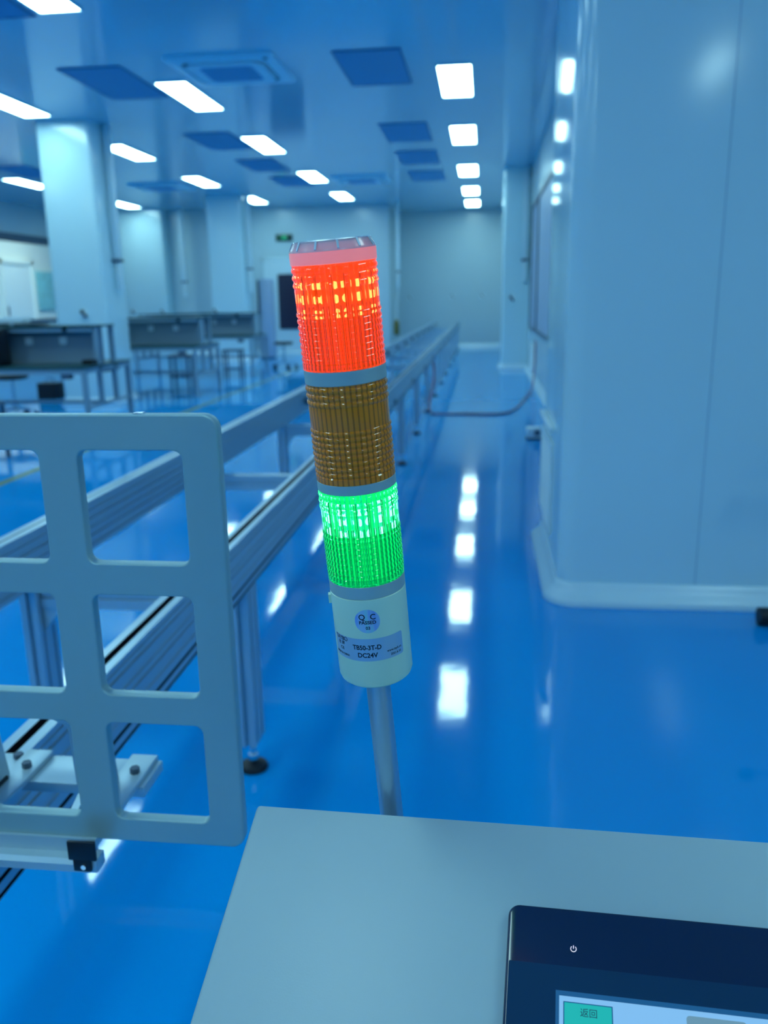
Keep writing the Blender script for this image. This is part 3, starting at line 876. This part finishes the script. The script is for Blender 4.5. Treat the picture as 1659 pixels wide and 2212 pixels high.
# ------------------------------------------------------------------ the signal tower
up = Vector((-0.063, -0.092, 0.994)).normalized()
Pb = Vector((-0.062, 0.532, 0.835)) - up * 0.06
view = Vector((Pb.x + up.x * 0.3, Pb.y + up.y * 0.3, 0))
yv = (view - up * view.dot(up)).normalized()
xv = yv.cross(up)
TW = Matrix((xv, yv, up)).transposed().to_4x4()
tw = thing('signal_tower', 'slim signal tower light with lit red and green lenses and an unlit amber lens', 'signal light', (0, 0, 0))
tw.matrix_world = Matrix.Translation(Pb) @ TW
RB = 0.0249
Z = dict(cap_top=0.4606, cham=0.4562, red_t=0.4480, red_b=0.3885, r1=0.3799, amb_b=0.3195, r2=0.3131, gr_b=0.2525, r3=0.2437, base=0.1789)
MB().cyl((0, 0, -0.03), (0, 0, Z['base'] + 0.004), 0.0083, seg=32).build('pole', M['pole'], tw)
MB().cyl((0, 0, -0.03), (0, 0, 0.012), 0.013, seg=28).box(-0.012, 0.012, -0.026, 0.0, -0.03, -0.012, bev=0.001).build('pole_bracket', M['pole'], tw)
base = MB().lathe([(0.010, Z['base'] + 0.0015), (0.0225, Z['base']), (RB - 0.0008, Z['base'] + 0.0015), (RB, Z['base'] + 0.004), (RB, Z['r3'] - 0.0006), (RB - 0.0006, Z['r3']), (0.010, Z['r3'])], 96
                  ).box(-RB - 0.0016, -RB + 0.002, -0.002, 0.002, Z['r3'] - 0.010, Z['r3'] - 0.004, 0).build('base_housing', M['base_plastic'], tw, angle=25)
for za, zb in ((Z['red_b'], Z['r1']), (Z['amb_b'], Z['r2']), (Z['gr_b'], Z['r3'])):
    MB().lathe([(0.012, zb), (RB - 0.0003, zb), (RB, zb + 0.0004), (RB, za - 0.0004), (RB - 0.0003, za), (0.012, za)], 96).build('spacer_ring', M['ring'], tw, angle=25)

def cyl_pt(theta, z, r):
    return Vector((r * math.sin(theta), -r * math.cos(theta), z))
# QC sticker
def curved_patch(mb, th0, half_w, z0, half_h, r, shape, mi=0, n=40):
    """patch on the cylinder bounded by a 2-D outline, built as strips"""
    cols = []
    for k in range(n + 1):
        u = -1 + 2 * k / n
        hh = shape(u) * half_h
        th = th0 + u * half_w / r
        cols.append((mb.bm.verts.new(cyl_pt(th, z0 - hh, r)), mb.bm.verts.new(cyl_pt(th, z0 + hh, r))))
    for (a, b_), (c, d_) in zip(cols, cols[1:]):
        mb.bm.faces.new((a, c, d_, b_)).material_index = mi
def print_on(mb, body, size, th0, z0, r, mi, bold=0.0, xs=1.0, align='CENTER'):
    me = text_mesh(body, size, align, bold)
    bm2 = bmesh.new()
    bm2.from_mesh(me)
    bmesh.ops.triangulate(bm2, faces=bm2.faces)
    bm2.to_mesh(me)
    bm2.free()
    mb.add_mesh(me, mi, lambda v: cyl_pt(th0 + v.x * xs / r, z0 + v.y, r))
def seg_print(mb, ths, zs, r, mi):
    pass
st_ = MB()
TH_Q = math.radians(-5)
curved_patch(st_, TH_Q, 0.0083, 0.2288, 0.0083, RB + 0.00008, lambda u: math.sqrt(max(0.0, 1 - u * u)) + 1e-4, 0, 48)
R2 = RB + 0.00016
print_on(st_, 'Q  C', 0.0054, TH_Q, 0.2317, R2, 1, 0.00008)
print_on(st_, 'PASSED', 0.0032, TH_Q, 0.2279, R2, 1, 0.00009, 1.05)
print_on(st_, '03', 0.0030, TH_Q, 0.2240, R2, 1, 0.00008)
st_.build('qc_sticker', [M['holo'], M['ink']], base, recalc=False)
lb = MB()
TH_L = math.radians(-11)
def label_shape(u, c=0.05):
    e = 1 - abs(u)
    if e < c:
        return 1 - 0.14 * (1 - math.sqrt(max(0, 1 - (1 - e / c) ** 2)))
    return 1.0
curved_patch(lb, TH_L, math.radians(61) * RB, 0.2082, 0.0081, RB + 0.00008, label_shape, 0, 60)
print_on(lb, 'TB50-3T-D', 0.0046, math.radians(-10), 0.2098, R2, 1, 0.00012, 0.9)
print_on(lb, 'DC24V', 0.0046, math.radians(-10), 0.2043, R2, 1, 0.00012, 0.95)
print_on(lb, 'TAYB\u00ae', 0.0040, math.radians(-55), 0.2142, R2, 1, 0.00009, 0.95)
print_on(lb, '\u53f0 \u90a6', 0.0030, math.radians(-55), 0.2108, R2, 1, 0.00006)
print_on(lb, 'CE', 0.0030, math.radians(-54), 0.2070, R2, 1, 0.00004)
print_on(lb, 'MADE IN CHINA', 0.0021, math.radians(-55), 0.2030, R2, 1, 0.00005, 0.85)
print_on(lb, 'www.tayb.cn', 0.0024, math.radians(33), 0.2058, R2, 1, 0.00004, 0.9)
print_on(lb, '2021.6.10', 0.0022, math.radians(35), 0.2027, R2, 1, 0.00004, 0.95)
lb.build('rating_label', [M['label'], M['ink']], base, recalc=False)

# cap
cp = MB().lathe([(0, Z['cap_top']), (0.0218, Z['cap_top']), (0.0224, Z['cap_top'] - 0.0003), (0.0248, Z['cham']), (0.0250, Z['cham'] - 0.0004),
                 (0.0252, Z['cham'] - 0.0012), (0.0236, Z['cham'] - 0.0014), (0.0218, Z['cap_top'] - 0.0012), (0, Z['cap_top'] - 0.0012)], 96)
for k in range(12):
    a = 2 * PI * k / 12 + 0.15
    mt = Matrix.Rotation(a, 4, 'Z')
    cp.prof([(0.0225, Z['cap_top'] - 0.0002), (0.0250, Z['cham'] - 0.0002), (0.0253, Z['cham'] + 0.0001), (0.0229, Z['cap_top'] + 0.0002)], -0.0006, 0.0006, 'Y', mi=1)
    vs = list(cp.bm.verts)[-8:]
    bmesh.ops.transform(cp.bm, matrix=mt, verts=vs)
cap = cp.build('cap', [M['cap'], M['white']], tw, angle=25)
MB().lathe([(0.0236, Z['cham'] - 0.0012), (0.0252, Z['cham'] - 0.0012), (0.0252, Z['red_t'] + 0.0002), (0.0236, Z['red_t'] + 0.0002)], 96, close=True).build('cap_band', M['capband'], cap, angle=25)

# ribbed, fluted lens
def lens(name, zt, zb, mlens, mcore, mled, mshade, lit):
    Hh = zt - zb
    prof = []
    n_top, n_bot = 3, 8
    pt, pb = 0.0042, 0.0037
    RO, RI = 0.0252, 0.0240
    def ridges(z_start, n, pitch):
        for i in range(n):
            for k in range(6):
                prof.append((RI + (RO - RI) * abs(math.sin(PI * (k + 0.5) / 6)) ** 0.7, z_start - pitch * (i + (k + 0.5) / 6)))
    prof.append((RO - 0.0004, zt))
    ridges(zt - 0.0008, n_top, pt)
    za = zt - 0.0008 - n_top * pt
    zb2 = zb + 0.0040 + n_bot * pb
    prof.append((RO - 0.0006, za - 0.0005))
    prof.append((RO - 0.0006, zb2 + 0.0005))
    ridges(zb2, n_bot, pb)
    prof.append((RO - 0.0002, zb + 0.0036))
    prof.append((RO - 0.0002, zb))
    m = MB()
    NF = 46
    seg = NF * 6
    FL = [0.0, 0.00022, 0.00040, 0.00045, 0.00040, 0.00022]
    def ring(r, z, fl=False):
        out = []
        for k in range(seg):
            rr = r - (FL[k % 6] * 2.4 if fl else 0.0)
            a = 2 * PI * k / seg
            out.append(m.bm.verts.new((rr * math.cos(a), rr * math.sin(a), z)))
        return out
    rs = [ring(r, z) for r, z in prof]
    rs.append(ring(0.0222, zb, True))
    zn = [zb + (zt - zb) * q for q in (0.5, 1.0)]
    rs += [ring(0.0222, z, True) for z in zn]
    n = len(rs)
    for i in range(n):
        A, B = rs[i], rs[(i + 1) % n]
        for k in range(seg):
            m.bm.faces.new((A[k], A[(k + 1) % seg], B[(k + 1) % seg], B[k])).material_index = 1 if k % 6 < 2 else 0
    o = m.build(name, mlens, tw, angle=28)
    shade_lines = MB()  # added dark strips standing in for the dark lines refracted at flute edges
    for k in range(NF):
        shade_lines.box(0.0212, 0.0220, -0.00017, 0.00017, zb + 0.0004, zb + 0.62 * (zt - zb) if k % 3 else zb + 0.9 * (zt - zb), 0,
                mtx=Matrix.Rotation(2 * PI * (k + 0.5) / NF, 4, 'Z'))
    shade_lines.build('flute_shade_lines', mshade, o)
    # inner core carrying the diodes
    MB().lathe([(0, zt - 0.001), (0.0172, zt - 0.001), (0.0172, zb + 0.001), (0, zb + 0.001)], 24).build('diode_board', mcore, o, angle=20)
    L = MB()
    for k in range(10):
        a = 2 * PI * k / 10 + math.radians(20)
        for fr in (0.20, 0.325, 0.45):
            z = zt - Hh * fr
            L.ball((0.0172 * math.cos(a), 0.0172 * math.sin(a), z), 0.0024, sub=2)
    for k in range(8) if not lit else []:
        a = 2 * PI * k / 8
        L.box(0.0170, 0.0178, -0.0012, 0.0012, zb + 0.006, zb + 0.018, 0, mtx=Matrix.Rotation(a, 4, 'Z'))
    L.build('diode_array', mled, o)
    return o
lens('red_lens', Z['red_t'], Z['red_b'], [M['lensred'], M['lensred']], M['corered'], M['ledred'], M['shade_red'], True)
lens('amber_lens', Z['r1'], Z['amb_b'], [M['lensamber'], M['lensamber_flute']], M['coreamber'], M['ledoff'], M['shade_amber'], False)
lens('green_lens', Z['r2'], Z['gr_b'], [M['lensgreen'], M['lensgreen']], M['coregreen'], M['ledgreen'], M['shade_green'], True)
